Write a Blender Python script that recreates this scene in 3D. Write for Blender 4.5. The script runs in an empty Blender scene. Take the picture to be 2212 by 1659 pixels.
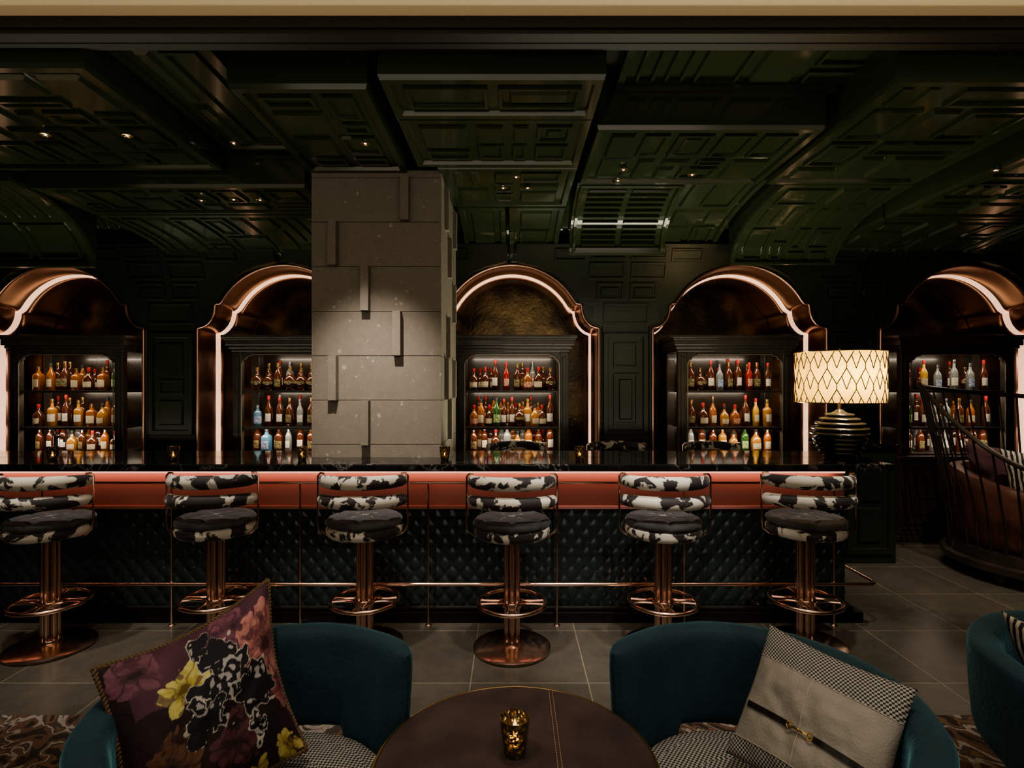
import bpy, bmesh, math, random
from mathutils import Vector, Matrix, noise
random.seed(7)
pi=math.pi
COL=bpy.context.scene.collection
sc=bpy.context.scene

# ---------------------------------------------------------------- materials
def nn(nt,t,**k):
    n=nt.nodes.new(t)
    for a,b in k.items(): setattr(n,a,b)
    return n
def mat(name,col,rough=.5,metal=0,emit=None,es=0,trans=0,ior=1.45,coat=0,sheen=0,bump=None,var=None,st_=None):
    m=bpy.data.materials.new(name); m.use_nodes=True
    nt=m.node_tree; b=nt.nodes['Principled BSDF']
    b.inputs['Base Color'].default_value=(*col,1); b.inputs['Roughness'].default_value=rough
    b.inputs['Metallic'].default_value=metal; b.inputs['IOR'].default_value=ior
    b.inputs['Transmission Weight'].default_value=trans
    b.inputs['Coat Weight'].default_value=coat; b.inputs['Coat Roughness'].default_value=.08
    if sheen:
        b.inputs['Sheen Weight'].default_value=sheen; b.inputs['Sheen Roughness'].default_value=.35
        t_=st_ or tuple(min(1,c*4+.15) for c in col)
        b.inputs['Sheen Tint'].default_value=(*t_,1)
    if emit: b.inputs['Emission Color'].default_value=(*emit,1); b.inputs['Emission Strength'].default_value=es
    tc=nn(nt,'ShaderNodeTexCoord')
    if bump:
        sca,st=bump
        t=nn(nt,'ShaderNodeTexNoise'); t.inputs['Scale'].default_value=sca; t.inputs['Detail'].default_value=4
        nt.links.new(tc.outputs['Object'],t.inputs['Vector'])
        bp=nn(nt,'ShaderNodeBump'); bp.inputs['Strength'].default_value=st; bp.inputs['Distance'].default_value=.01
        nt.links.new(t.outputs['Fac'],bp.inputs['Height']); nt.links.new(bp.outputs['Normal'],b.inputs['Normal'])
    if var:
        sca,c2=var
        t=nn(nt,'ShaderNodeTexNoise'); t.inputs['Scale'].default_value=sca; t.inputs['Detail'].default_value=5
        nt.links.new(tc.outputs['Object'],t.inputs['Vector'])
        r=nn(nt,'ShaderNodeValToRGB'); r.color_ramp.elements[0].position=.35; r.color_ramp.elements[1].position=.65
        r.color_ramp.elements[0].color=(*col,1); r.color_ramp.elements[1].color=(*c2,1)
        nt.links.new(t.outputs['Fac'],r.inputs['Fac']); nt.links.new(r.outputs['Color'],b.inputs['Base Color'])
    return m
def ramp(nt,stops,interp='LINEAR'):
    r=nn(nt,'ShaderNodeValToRGB'); cr=r.color_ramp; cr.interpolation=interp
    while len(cr.elements)<len(stops): cr.elements.new(.5)
    for e,(p,c) in zip(cr.elements,stops): e.position=p; e.color=(*c,1)
    return r
M={}
M['black']=mat('black_lacquer',(.005,.005,.004),.5,bump=(8,.03))
M['ebony']=mat('ebonised_wood',(.026,.021,.017),.34,var=(6,(.040,.033,.026)),coat=.15)
M['green']=mat('green_lacquer',(.024,.036,.017),.16,coat=.2,var=(1.0,(.032,.046,.021)),bump=(2.5,.025))
M['greenwall']=mat('dark_green_lacquer',(.011,.015,.009),.30,coat=.0,var=(2,(.017,.022,.012)),bump=(4,.04))
M['copper']=mat('polished_rose_bronze',(.70,.49,.40),.2,1,bump=(30,.01))
M['archcopper']=mat('burnished_copper',(.60,.33,.25),.30,1,var=(3,(.66,.39,.30)))
M['brass']=mat('aged_brass',(.7,.48,.22),.25,1)
M['chrome']=mat('chrome',(.7,.7,.7),.1,1)
M['led']=mat('led_warm',(1,.8,.7),.5,emit=(1,.55,.34),es=1.15)
M['ledpink']=mat('led_pink',(1,.7,.6),.5,emit=(1,.46,.33),es=1.4)
M['coral']=mat('coral_leather_band',(.34,.14,.115),.55,bump=(60,.08))
M['tuft']=mat('teal_leather',(.016,.026,.026),.28,coat=.15,bump=(60,.04))
M['velvet']=mat('teal_velvet',(.006,.029,.041),.8,sheen=.9,st_=(.13,.33,.42),var=(7,(.012,.042,.058)),bump=(70,.3))
M['suede']=mat('charcoal_suede',(.042,.041,.043),.85,sheen=.6,st_=(.33,.32,.33),bump=(50,.15),var=(9,(.070,.069,.072)))
M['stitch']=mat('pale_stitch',(.4,.36,.32),.7)
M['cream']=mat('cream_plaster',(.85,.74,.52),.7,bump=(10,.02))
M['rope']=mat('bronze_rope',(.12,.075,.04),.6,sheen=.3,bump=(120,.5))
M['leathertop']=mat('aubergine_leather',(.044,.031,.032),.34,var=(9,(.066,.045,.045)),bump=(90,.12))
M['redleather']=mat('oxblood_leather',(.075,.033,.024),.4,bump=(50,.1),var=(6,(.10,.042,.03)))
M['greyleather']=mat('pebbled_grey_leather',(.24,.225,.202),.6,bump=(160,.25),var=(14,(.27,.255,.23)))
M['blackleather']=mat('black_strap_leather',(.012,.011,.011),.4,bump=(90,.1))
M['plum']=mat('plum_velvet',(.11,.055,.065),.8,sheen=.5,bump=(40,.1))
M['wax']=mat('candle_wax',(.9,.7,.4),.5,emit=(1,.6,.2),es=.8)
M['flame']=mat('candle_flame',(1,.7,.3),.5,emit=(1,.66,.28),es=70)
M['lampblack']=mat('black_glazed_ceramic',(.014,.012,.010),.14,coat=.8)
M['lampblack_lit']=mat('lit_black_glazed_ceramic',(.075,.066,.052),.26,coat=.5)  # black glaze again, lightened: bulb light on the upper discs put into the colour
M['down']=mat('downlight_lens',(1,1,1),.4,emit=(1,.9,.78),es=2)
M['label_cream']=mat('label_paper_cream',(.66,.57,.43),.6,var=(70,(.38,.30,.20)))
M['label_white']=mat('label_paper_white',(.70,.66,.58),.6,var=(80,(.42,.38,.33)))
M['label_black']=mat('label_paper_black',(.03,.03,.03),.5,var=(60,(.3,.24,.1)))
M['label_blue']=mat('label_paper_blue',(.05,.12,.35),.5,var=(60,(.5,.52,.55)))
M['label_red']=mat('label_paper_red',(.35,.03,.03),.5,var=(60,(.65,.5,.35)))
M['label_green']=mat('label_paper_green',(.07,.22,.06),.5,var=(60,(.5,.55,.3)))
M['cap_gold']=mat('cap_gold',(.5,.33,.14),.3,1)
M['cap_black']=mat('cap_black',(.02,.02,.02),.4)
M['cap_red']=mat('cap_red',(.22,.015,.015),.4)
M['cap_silver']=mat('cap_silver',(.4,.4,.42),.3,1)
def liquid(n,c,t=.45): M[n]=mat('liquid_'+n,c,.06,trans=t,ior=1.4,coat=.5)
liquid('amber',(.34,.115,.025)); liquid('dark',(.10,.030,.014)); liquid('red',(.34,.025,.015)); liquid('clear',(.32,.34,.33),.6)
liquid('bluegin',(.13,.30,.44),.5); liquid('green_',(.04,.12,.03)); liquid('yellow',(.6,.36,.05)); liquid('gold',(.46,.22,.045))
M['cabback']=mat('dark_cabinet_back',(.022,.014,.009),.22,coat=.2,var=(5,(.038,.023,.013)))

def antique_mirror():
    m=mat('antique_gold_wall',(.1,.07,.03),.20,.85); nt=m.node_tree; b=nt.nodes['Principled BSDF']
    tc=nn(nt,'ShaderNodeTexCoord'); v=nn(nt,'ShaderNodeTexNoise'); v.inputs['Scale'].default_value=30; v.inputs['Detail'].default_value=5
    nt.links.new(tc.outputs['Object'],v.inputs['Vector'])
    bp=nn(nt,'ShaderNodeBump'); bp.inputs['Strength'].default_value=.25; bp.inputs['Distance'].default_value=.01
    nt.links.new(v.outputs['Fac'],bp.inputs['Height']); nt.links.new(bp.outputs['Normal'],b.inputs['Normal'])
    v2=nn(nt,'ShaderNodeTexNoise'); v2.inputs['Scale'].default_value=3; v2.inputs['Detail'].default_value=2; nt.links.new(tc.outputs['Object'],v2.inputs['Vector'])
    r=ramp(nt,[(.42,(.035,.027,.018)),(.66,(.13,.093,.047))]); nt.links.new(v2.outputs['Fac'],r.inputs['Fac']); nt.links.new(r.outputs['Color'],b.inputs['Base Color'])
    return m
M['antique']=antique_mirror()
def glass_mottled():
    m=mat('smoked_amber_glass',(.16,.10,.03),.06,trans=.6,coat=.6); nt=m.node_tree; b=nt.nodes['Principled BSDF']
    tc=nn(nt,'ShaderNodeTexCoord'); v=nn(nt,'ShaderNodeTexVoronoi'); v.inputs['Scale'].default_value=60; v.feature='F1'
    nt.links.new(tc.outputs['Object'],v.inputs['Vector'])
    r=ramp(nt,[(.1,(.35,.23,.07)),(.5,(.06,.04,.012))]); nt.links.new(v.outputs['Distance'],r.inputs['Fac']); nt.links.new(r.outputs['Color'],b.inputs['Base Color'])
    bp=nn(nt,'ShaderNodeBump'); bp.inputs['Strength'].default_value=1; bp.inputs['Distance'].default_value=.012
    nt.links.new(v.outputs['Distance'],bp.inputs['Height']); nt.links.new(bp.outputs['Normal'],b.inputs['Normal'])
    return m
M['glassdark']=glass_mottled()

def floor_mat():
    m=mat('stone_tile_floor',(.1,.1,.1),.35); nt=m.node_tree; b=nt.nodes['Principled BSDF']
    tc=nn(nt,'ShaderNodeTexCoord'); mp=nn(nt,'ShaderNodeMapping')
    mp.inputs['Location'].default_value=(-.395+.61*20,-2.88+.61*20,0)
    nt.links.new(tc.outputs['Object'],mp.inputs['Vector'])
    br=nn(nt,'ShaderNodeTexBrick'); br.offset=0; br.inputs['Scale'].default_value=1
    br.inputs['Brick Width'].default_value=.61; br.inputs['Row Height'].default_value=.61; br.inputs['Mortar Size'].default_value=.003
    br.inputs['Mortar Smooth'].default_value=.1
    br.inputs['Color1'].default_value=(.078,.072,.060,1); br.inputs['Color2'].default_value=(.102,.094,.079,1); br.inputs['Mortar'].default_value=(.235,.205,.16,1)
    nt.links.new(mp.outputs['Vector'],br.inputs['Vector'])
    n=nn(nt,'ShaderNodeTexNoise'); n.inputs['Scale'].default_value=8; n.inputs['Detail'].default_value=12; n.inputs['Roughness'].default_value=.75
    nt.links.new(tc.outputs['Object'],n.inputs['Vector'])
    r=ramp(nt,[(.3,(.76,.76,.76)),(.7,(1.2,1.17,1.13))]); nt.links.new(n.outputs['Fac'],r.inputs['Fac'])
    mx=nn(nt,'ShaderNodeMix',data_type='RGBA',blend_type='MULTIPLY'); mx.inputs[0].default_value=1
    nt.links.new(br.outputs['Color'],mx.inputs[6]); nt.links.new(r.outputs['Color'],mx.inputs[7])
    nt.links.new(mx.outputs[2],b.inputs['Base Color'])
    r2=ramp(nt,[(.3,(.17,.17,.17)),(.7,(.26,.26,.26))]); nt.links.new(n.outputs['Fac'],r2.inputs['Fac']); nt.links.new(r2.outputs['Color'],b.inputs['Roughness'])
    return m
M['floor']=floor_mat()
def carpet_mat():
    m=mat('abstract_carpet',(.1,.1,.1),.95); nt=m.node_tree; b=nt.nodes['Principled BSDF']
    tc=nn(nt,'ShaderNodeTexCoord')
    n=nn(nt,'ShaderNodeTexNoise'); n.inputs['Scale'].default_value=4.5; n.inputs['Detail'].default_value=2; n.inputs['Distortion'].default_value=1.6
    nt.links.new(tc.outputs['Object'],n.inputs['Vector'])
    r=ramp(nt,[(0,(.03,.022,.02)),(.40,(.11,.06,.04)),(.47,(.26,.23,.21)),(.52,(.06,.045,.04)),(.58,(.15,.08,.045)),(.64,(.03,.022,.02))],'CONSTANT')
    nt.links.new(n.outputs['Fac'],r.inputs['Fac'])
    n2=nn(nt,'ShaderNodeTexNoise'); n2.inputs['Scale'].default_value=150; nt.links.new(tc.outputs['Object'],n2.inputs['Vector'])
    mx=nn(nt,'ShaderNodeMix',data_type='RGBA',blend_type='OVERLAY'); mx.inputs[0].default_value=.8
    nt.links.new(r.outputs['Color'],mx.inputs[6]); nt.links.new(n2.outputs['Fac'],mx.inputs[7]); nt.links.new(mx.outputs[2],b.inputs['Base Color'])
    bp=nn(nt,'ShaderNodeBump'); bp.inputs['Strength'].default_value=.6; bp.inputs['Distance'].default_value=.005
    nt.links.new(n2.outputs['Fac'],bp.inputs['Height']); nt.links.new(bp.outputs['Normal'],b.inputs['Normal'])
    return m
M['carpet']=carpet_mat()
def stone_mat():
    m=mat('speckled_stone',(.1,.1,.1),.8); nt=m.node_tree; b=nt.nodes['Principled BSDF']
    tc=nn(nt,'ShaderNodeTexCoord')
    n=nn(nt,'ShaderNodeTexNoise'); n.inputs['Scale'].default_value=20; n.inputs['Detail'].default_value=6
    nt.links.new(tc.outputs['Object'],n.inputs['Vector'])
    ad=nn(nt,'ShaderNodeMix',data_type='RGBA',blend_type='ADD'); ad.inputs[0].default_value=.04
    nt.links.new(tc.outputs['Object'],ad.inputs[6]); nt.links.new(n.outputs['Color'],ad.inputs[7])
    def specks(scale,thr,pwr):
        v=nn(nt,'ShaderNodeTexVoronoi'); v.inputs['Scale'].default_value=scale; nt.links.new(ad.outputs[2],v.inputs['Vector'])
        sx=nn(nt,'ShaderNodeSeparateColor'); nt.links.new(v.outputs['Color'],sx.inputs[0])
        pw=nn(nt,'ShaderNodeMath',operation='POWER'); nt.links.new(sx.outputs[0],pw.inputs[0]); pw.inputs[1].default_value=pwr
        ml=nn(nt,'ShaderNodeMath',operation='MULTIPLY'); nt.links.new(pw.outputs[0],ml.inputs[0]); ml.inputs[1].default_value=thr
        lt=nn(nt,'ShaderNodeMath',operation='LESS_THAN'); nt.links.new(v.outputs['Distance'],lt.inputs[0]); nt.links.new(ml.outputs[0],lt.inputs[1])
        gm=nn(nt,'ShaderNodeMath',operation='MULTIPLY'); nt.links.new(lt.outputs[0],gm.inputs[0]); nt.links.new(sx.outputs[1],gm.inputs[1])
        return gm
    a=specks(26,.40,9); c=specks(85,.42,7)
    mxx=nn(nt,'ShaderNodeMath',operation='MAXIMUM'); nt.links.new(a.outputs[0],mxx.inputs[0]); nt.links.new(c.outputs[0],mxx.inputs[1])
    base=ramp(nt,[(.3,(.195,.172,.142)),(.7,(.222,.198,.165))]); nt.links.new(n.outputs['Fac'],base.inputs['Fac'])
    mx=nn(nt,'ShaderNodeMix',data_type='RGBA'); nt.links.new(mxx.outputs[0],mx.inputs[0]); nt.links.new(base.outputs['Color'],mx.inputs[6]); mx.inputs[7].default_value=(.36,.333,.285,1)
    nt.links.new(mx.outputs[2],b.inputs['Base Color'])
    bp=nn(nt,'ShaderNodeBump'); bp.inputs['Strength'].default_value=.10; bp.inputs['Distance'].default_value=.003
    nt.links.new(n.outputs['Fac'],bp.inputs['Height']); nt.links.new(bp.outputs['Normal'],b.inputs['Normal'])
    return m
M['stone']=stone_mat()
M['joint']=mat('stone_joint',(.03,.026,.02),.9)
def marble_mat():
    m=mat('black_marble',(.01,.01,.01),.06,coat=.3); nt=m.node_tree; b=nt.nodes['Principled BSDF']
    tc=nn(nt,'ShaderNodeTexCoord'); n=nn(nt,'ShaderNodeTexNoise'); n.inputs['Scale'].default_value=1.6; n.inputs['Detail'].default_value=7; n.inputs['Distortion'].default_value=2
    nt.links.new(tc.outputs['Object'],n.inputs['Vector'])
    r=ramp(nt,[(.492,(.008,.009,.009)),(.5,(.12,.12,.11)),(.508,(.008,.009,.009))]); nt.links.new(n.outputs['Fac'],r.inputs['Fac']); nt.links.new(r.outputs['Color'],b.inputs['Base Color'])
    return m
M['marble']=marble_mat()
def cow_mat():
    m=mat('cowhide',(.8,.8,.8),.7,sheen=.2); nt=m.node_tree; b=nt.nodes['Principled BSDF']
    tc=nn(nt,'ShaderNodeTexCoord'); oi=nn(nt,'ShaderNodeObjectInfo')
    ad=nn(nt,'ShaderNodeVectorMath',operation='ADD'); nt.links.new(tc.outputs['Object'],ad.inputs[0]); nt.links.new(oi.outputs['Location'],ad.inputs[1])
    n=nn(nt,'ShaderNodeTexNoise'); n.inputs['Scale'].default_value=9; n.inputs['Detail'].default_value=5; n.inputs['Distortion'].default_value=.4
    n.inputs['Roughness'].default_value=.55
    nt.links.new(ad.outputs[0],n.inputs['Vector'])
    r=ramp(nt,[(.0,(.016,.013,.014)),(.508,(.034,.028,.030)),(.530,(.60,.57,.51)),(1,(.68,.65,.59))]); nt.links.new(n.outputs['Fac'],r.inputs['Fac']); nt.links.new(r.outputs['Color'],b.inputs['Base Color'])
    n2=nn(nt,'ShaderNodeTexNoise'); n2.inputs['Scale'].default_value=180; nt.links.new(tc.outputs['Object'],n2.inputs['Vector'])
    bp=nn(nt,'ShaderNodeBump'); bp.inputs['Strength'].default_value=.25; bp.inputs['Distance'].default_value=.003
    nt.links.new(n2.outputs['Fac'],bp.inputs['Height']); nt.links.new(bp.outputs['Normal'],b.inputs['Normal'])
    return m
M['cow']=cow_mat()
def check_mat(name,scale,coord='UV',c1=(.02,.02,.025),c2=(.34,.33,.31)):
    m=mat(name,(.3,.3,.3),.85); nt=m.node_tree; b=nt.nodes['Principled BSDF']
    tc=nn(nt,'ShaderNodeTexCoord'); mp=nn(nt,'ShaderNodeMapping'); mp.inputs['Rotation'].default_value=(0,0,math.radians(20))
    nt.links.new(tc.outputs[coord],mp.inputs['Vector'])
    c=nn(nt,'ShaderNodeTexChecker'); c.inputs['Scale'].default_value=scale; c.inputs['Color1'].default_value=(*c1,1); c.inputs['Color2'].default_value=(*c2,1)
    nt.links.new(mp.outputs['Vector'],c.inputs['Vector']); nt.links.new(c.outputs['Color'],b.inputs['Base Color'])
    return m
M['hound']=check_mat('houndstooth_weave',70)
M['houndseat']=check_mat('houndstooth_seat_weave',130,'Object')
def stripe_mat():
    m=mat('striped_cotton',(.5,.5,.5),.85); nt=m.node_tree; b=nt.nodes['Principled BSDF']
    tc=nn(nt,'ShaderNodeTexCoord'); w=nn(nt,'ShaderNodeTexWave'); w.inputs['Scale'].default_value=4; w.inputs['Distortion'].default_value=3
    nt.links.new(tc.outputs['UV'],w.inputs['Vector']); r=ramp(nt,[(.45,(.02,.02,.025)),(.5,(.48,.44,.37))]); nt.links.new(w.outputs['Fac'],r.inputs['Fac']); nt.links.new(r.outputs['Color'],b.inputs['Base Color'])
    return m
M['stripe']=stripe_mat()
def floral_mat():
    m=mat('floral_velvet',(.1,.1,.1),.8,sheen=.3,bump=(38,.4),st_=(.5,.3,.38)); nt=m.node_tree; b=nt.nodes['Principled BSDF']
    a=nn(nt,'ShaderNodeVertexColor'); a.layer_name='Col'; nt.links.new(a.outputs['Color'],b.inputs['Base Color'])
    return m
M['floral']=floral_mat()
def shade_mat():
    m=bpy.data.materials.new('linen_shade'); m.use_nodes=True; nt=m.node_tree; nt.nodes.clear()
    o=nn(nt,'ShaderNodeOutputMaterial'); d=nn(nt,'ShaderNodeBsdfDiffuse'); t=nn(nt,'ShaderNodeBsdfTranslucent'); mx=nn(nt,'ShaderNodeMixShader')
    d.inputs['Color'].default_value=(.55,.36,.12,1)
    tc=nn(nt,'ShaderNodeTexCoord'); n=nn(nt,'ShaderNodeTexNoise'); n.inputs['Scale'].default_value=60; nt.links.new(tc.outputs['Object'],n.inputs['Vector'])
    r=ramp(nt,[(.3,(.84,.55,.15)),(.7,(.97,.69,.21))]); nt.links.new(n.outputs['Fac'],r.inputs['Fac']); nt.links.new(r.outputs['Color'],t.inputs['Color'])
    mx.inputs[0].default_value=.85; nt.links.new(d.outputs[0],mx.inputs[1]); nt.links.new(t.outputs[0],mx.inputs[2]); nt.links.new(mx.outputs[0],o.inputs['Surface'])
    return m
M['shade']=shade_mat()

# ---------------------------------------------------------------- mesh helpers
def mk(name,v,f,m,parent=None,smooth=False,loc=(0,0,0),ang=42):
    me=bpy.data.meshes.new(name); me.from_pydata([tuple(p) for p in v],[],f); me.update()
    bm=bmesh.new(); bm.from_mesh(me); bmesh.ops.recalc_face_normals(bm,faces=bm.faces[:]); bm.to_mesh(me); bm.free()
    if smooth:
        for p in me.polygons: p.use_smooth=True
    for mm in (m if isinstance(m,(list,tuple)) else [m]): me.materials.append(M[mm] if isinstance(mm,str) else mm)
    o=bpy.data.objects.new(name,me); o.location=loc; COL.objects.link(o)
    if parent: o.parent=parent
    if smooth:
        try: me.set_sharp_from_angle(angle=math.radians(ang))
        except Exception: pass
    return o
def tag(o,label,cat,group=None):
    o['label']=label; o['category']=cat
    if group: o['group']=group
    return o
def empty(name,loc,label,cat,group=None,rot=0):
    o=bpy.data.objects.new(name,None); o.empty_display_size=.1; o.location=loc; o.rotation_euler=(0,0,rot); COL.objects.link(o)
    tag(o,label,cat,group); return o
def struct(o): o['kind']='structure'; return o
def boxvf(x0,x1,y0,y1,z0,z1,b=0):
    if b<=0:
        v=[(x0,y0,z0),(x1,y0,z0),(x1,y1,z0),(x0,y1,z0),(x0,y0,z1),(x1,y0,z1),(x1,y1,z1),(x0,y1,z1)]
        return v,[(0,1,2,3),(4,5,6,7),(0,1,5,4),(1,2,6,5),(2,3,7,6),(3,0,4,7)]
    bm=bmesh.new(); bmesh.ops.create_cube(bm,size=1)
    for q in bm.verts: q.co=Vector(((x0+x1)/2+q.co.x*(x1-x0),(y0+y1)/2+q.co.y*(y1-y0),(z0+z1)/2+q.co.z*(z1-z0)))
    bmesh.ops.bevel(bm,geom=bm.edges[:],offset=b,segments=2,affect='EDGES',profile=.5)
    bm.verts.index_update()
    r=([q.co.copy() for q in bm.verts],[[w.index for w in f.verts] for f in bm.faces]); bm.free(); return r
def join(parts):
    V=[];F=[]
    for v,f in parts:
        k=len(V); V+=list(v); F+=[[i+k for i in q] for q in f]
    return V,F
def lathevf(prof,n=32,cx=0,cy=0,expo=2,caps=True):
    V=[];F=[]
    for r,z in prof:
        for i in range(n):
            a=2*pi*i/n; c,s=math.cos(a),math.sin(a)
            k=1/((abs(c)**expo+abs(s)**expo)**(1/expo))
            V.append((cx+r*c*k,cy+r*s*k,z))
    for j in range(len(prof)-1):
        for i in range(n): F.append((j*n+i,j*n+(i+1)%n,(j+1)*n+(i+1)%n,(j+1)*n+i))
    if caps: F.append(list(range(n))[::-1]); F.append([(len(prof)-1)*n+i for i in range(n)])
    return V,F
def tubevf(pts,r,n=10,closed=False,ry=None):
    pts=[Vector(p) for p in pts]; N=len(pts); V=[];F=[]
    up=None
    for i,p in enumerate(pts):
        if closed: t=(pts[(i+1)%N]-pts[i-1])
        else: t=(pts[min(i+1,N-1)]-pts[max(i-1,0)])
        t.normalize()
        if up is None:
            up=Vector((0,0,1)) if abs(t.z)<.9 else Vector((0,1,0))
        a=t.cross(up)
        if a.length<1e-4: a=t.cross(Vector((1,0,0)))
        a.normalize(); b=a.cross(t).normalized(); up=b
        rr=r[i] if isinstance(r,(list,tuple)) else r
        rb=rr*(ry if ry else 1)
        for k in range(n):
            w=2*pi*k/n; V.append(p+a*math.cos(w)*rr+b*math.sin(w)*rb)
    M_=N if closed else N-1
    for j in range(M_):
        for k in range(n):
            j2=(j+1)%N; F.append((j*n+k,j*n+(k+1)%n,j2*n+(k+1)%n,j2*n+k))
    if not closed: F.append(list(range(n))); F.append([(N-1)*n+k for k in range(n)])
    return V,F
def arc(cx,cy,z,r,a0,a1,n): return [(cx+r*math.cos(a0+(a1-a0)*i/n),cy+r*math.sin(a0+(a1-a0)*i/n),z) for i in range(n+1)]
def copytree(src,loc,rot,label=None):
    o=src.copy(); o.location=loc; o.rotation_euler=(0,0,rot); COL.objects.link(o)
    if label: o['label']=label
    def rec(a,b):
        for c in list(a.children):
            d=c.copy(); COL.objects.link(d); d.parent=b
            rec(c,d)
    rec(src,o); return o

# ---------------------------------------------------------------- room shell
CH=1.55
struct(mk('floor',*boxvf(-6,6,-2,6.4,-.1,0),'floor'))
cp=mk('carpet',*boxvf(-4.5,4.5,-.5,2.58,0.0,.012),'carpet'); tag(cp,'brown and grey abstract patterned carpet on stone tiles','carpet')
struct(mk('wall_left',*boxvf(-6.1,-6,-2,6.4,0,3.5),'greenwall'))
struct(mk('wall_right',*boxvf(6,6.1,-2,6.4,0,3.5),'greenwall'))
struct(mk('ceiling',*join([boxvf(-6,6,2.40,6.4,3.25,3.4)]),'greenwall'))
struct(mk('ceiling_cove',*boxvf(-6,6,-2,2.30,3.07,3.2),'cream'))
struct(mk('trim_1',*join([boxvf(-6,6,2.30,2.36,3.0,3.3),boxvf(-6,6,2.36,2.47,3.04,3.3),boxvf(-6,6,2.29,2.31,3.02,3.068),boxvf(-6,6,2.40,2.43,3.02,3.05)]),'black'))

RA=(.615**2+.375**2)/(2*.375); CZ=2.70-RA
def outline():
    P=[(.84,0),(.84,1.0),(.84,2.06),(.84,2.085),(.835,2.092),(.80,2.098),(.765,2.112),(.735,2.135),(.708,2.168),(.690,2.205),(.677,2.25),(.672,2.305),(.668,2.318),(.655,2.325),(.625,2.327),(.615,2.335)]
    a0=math.atan2(2.335-CZ,.615)
    for i in range(1,25):
        a=a0+(pi/2-a0)*i/24; P.append((RA*math.cos(a),CZ+RA*math.sin(a)))
    return P+[(-x,z) for x,z in P[-2::-1]]
OF=outline()
def offs(d):
    n=len(OF);out=[]
    for i,(x,z) in enumerate(OF):
        a=OF[max(i-1,0)];b=OF[min(i+1,n-1)]
        tx,tz=b[0]-a[0],b[1]-a[1]; l=math.hypot(tx,tz); nx,nz=-tz/l,tx/l
        out.append((x+nx*d,z+nz*d))
    return out
AC=[k*2.207 for k in (-2,-1,0,1,2)]
WY=5.40
V=[];F=[]
for c in AC:
    pts=OF
    for i in range(len(pts)-1):
        (x0,z0),(x1,z1)=pts[i],pts[i+1]
        if abs(x0-x1)<1e-5: continue
        k=len(V); V+=[(c+x0,WY,z0),(c+x1,WY,z1),(c+x1,WY,3.4),(c+x0,WY,3.4)]; F.append((k,k+1,k+2,k+3))
    for s in (-1,1):
        a,b=sorted((s*.87,s*1.1035)); v,f=boxvf(c+a,c+b,WY,6.15,0,3.4); k=len(V); V+=v; F+=[[i+k for i in q] for q in f]
        a,b=sorted((s*.84,s*.88)); v,f=boxvf(c+a,c+b,WY,WY+.01,0,3.4); k=len(V); V+=v; F+=[[i+k for i in q] for q in f]
for a,b in ((-6,AC[0]-1.1035),(AC[-1]+1.1035,6)):
    v,f=boxvf(a,b,WY,6.15,0,3.4); k=len(V); V+=v; F+=[[i+k for i in q] for q in f]
struct(mk('wall_back',V,F,'greenwall'))
struct(mk('wall_recess',*boxvf(-6,6,6.15,6.3,0,3.4),'antique'))
def sweep(prof):
    V=[];F=[];n=len(OF)
    for d,y in prof:
        for x,z in offs(d): V.append((x,y,z))
    for j in range(len(prof)-1):
        for i in range(n-1): F.append((j*n+i,j*n+i+1,(j+1)*n+i+1,(j+1)*n+i))
    return V,F
arch_e=empty('copper_arch',(AC[0],0,0),'burnished copper arch surround with glowing cove light','arch','copper arches in the back wall')
# one rounded nose at the front, then a single smooth cove to the light
mk('arch_reveal',*sweep([(-.016,5.40)]+[(-.002-.014*math.cos(a),5.395-.022*math.sin(a)) for a in [pi*k/10 for k in range(11)]]+[(.012,5.43),(.012,5.48),(.013,5.53),(.017,5.575),(.024,5.61),(.032,5.635),(.038,5.646)]),'archcopper',arch_e,True,ang=80)
mk('light_strip',*sweep([(.038,5.646),(.045,5.668),(.051,5.69),(.055,5.705)]),'led',arch_e,True)
mk('inner_moulding',*sweep([(.055,5.705),(.062,5.715),(.068,5.73),(.070,5.76),(.066,5.80),(.060,5.86),(.055,6.14)]),'archcopper',arch_e,True,ang=80)
for k in AC[1:]: copytree(arch_e,(k,0,0),0)

# ---------------------------------------------------------------- ceiling panels
def ring(rect,mapf,w=.02,h=.014,n=1):
    s0,t0,s1,t1=rect; V=[];F=[]
    def loop(ins,hh):
        a,b,c,d=s0+ins,t0+ins,s1-ins,t1-ins; L=[]
        for (p,q) in (((a,b),(c,b)),((c,b),(c,d)),((c,d),(a,d)),((a,d),(a,b))):
            for i in range(n): L.append(mapf(p[0]+(q[0]-p[0])*i/n,p[1]+(q[1]-p[1])*i/n,hh))
        return L
    Ls=[loop(0,0),loop(w*.15,h),loop(w*.85,h),loop(w,0)]; m=4*n
    for L in Ls: V+=L
    for j in range(3):
        for i in range(m): F.append((j*m+i,j*m+(i+1)%m,(j+1)*m+(i+1)%m,(j+1)*m+i))
    return V,F
def plate(rect,mapf,h,n=1,bv=.006):
    s0,t0,s1,t1=rect;V=[];F=[]
    ts=[t0,t0+bv]+[t0+bv+(t1-t0-2*bv)*i/n for i in range(1,n)]+[t1-bv,t1]
    for k,t in enumerate(ts):
        hh=0 if k in (0,len(ts)-1) else h
        V+=[mapf(s0,t,0),mapf(s0+bv,t,hh),mapf(s1-bv,t,hh),mapf(s1,t,0)]
    for i in range(len(ts)-1):
        a=i*4
        for k in range(3): F.append((a+k,a+k+1,a+k+5,a+k+4))
    return V,F
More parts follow.
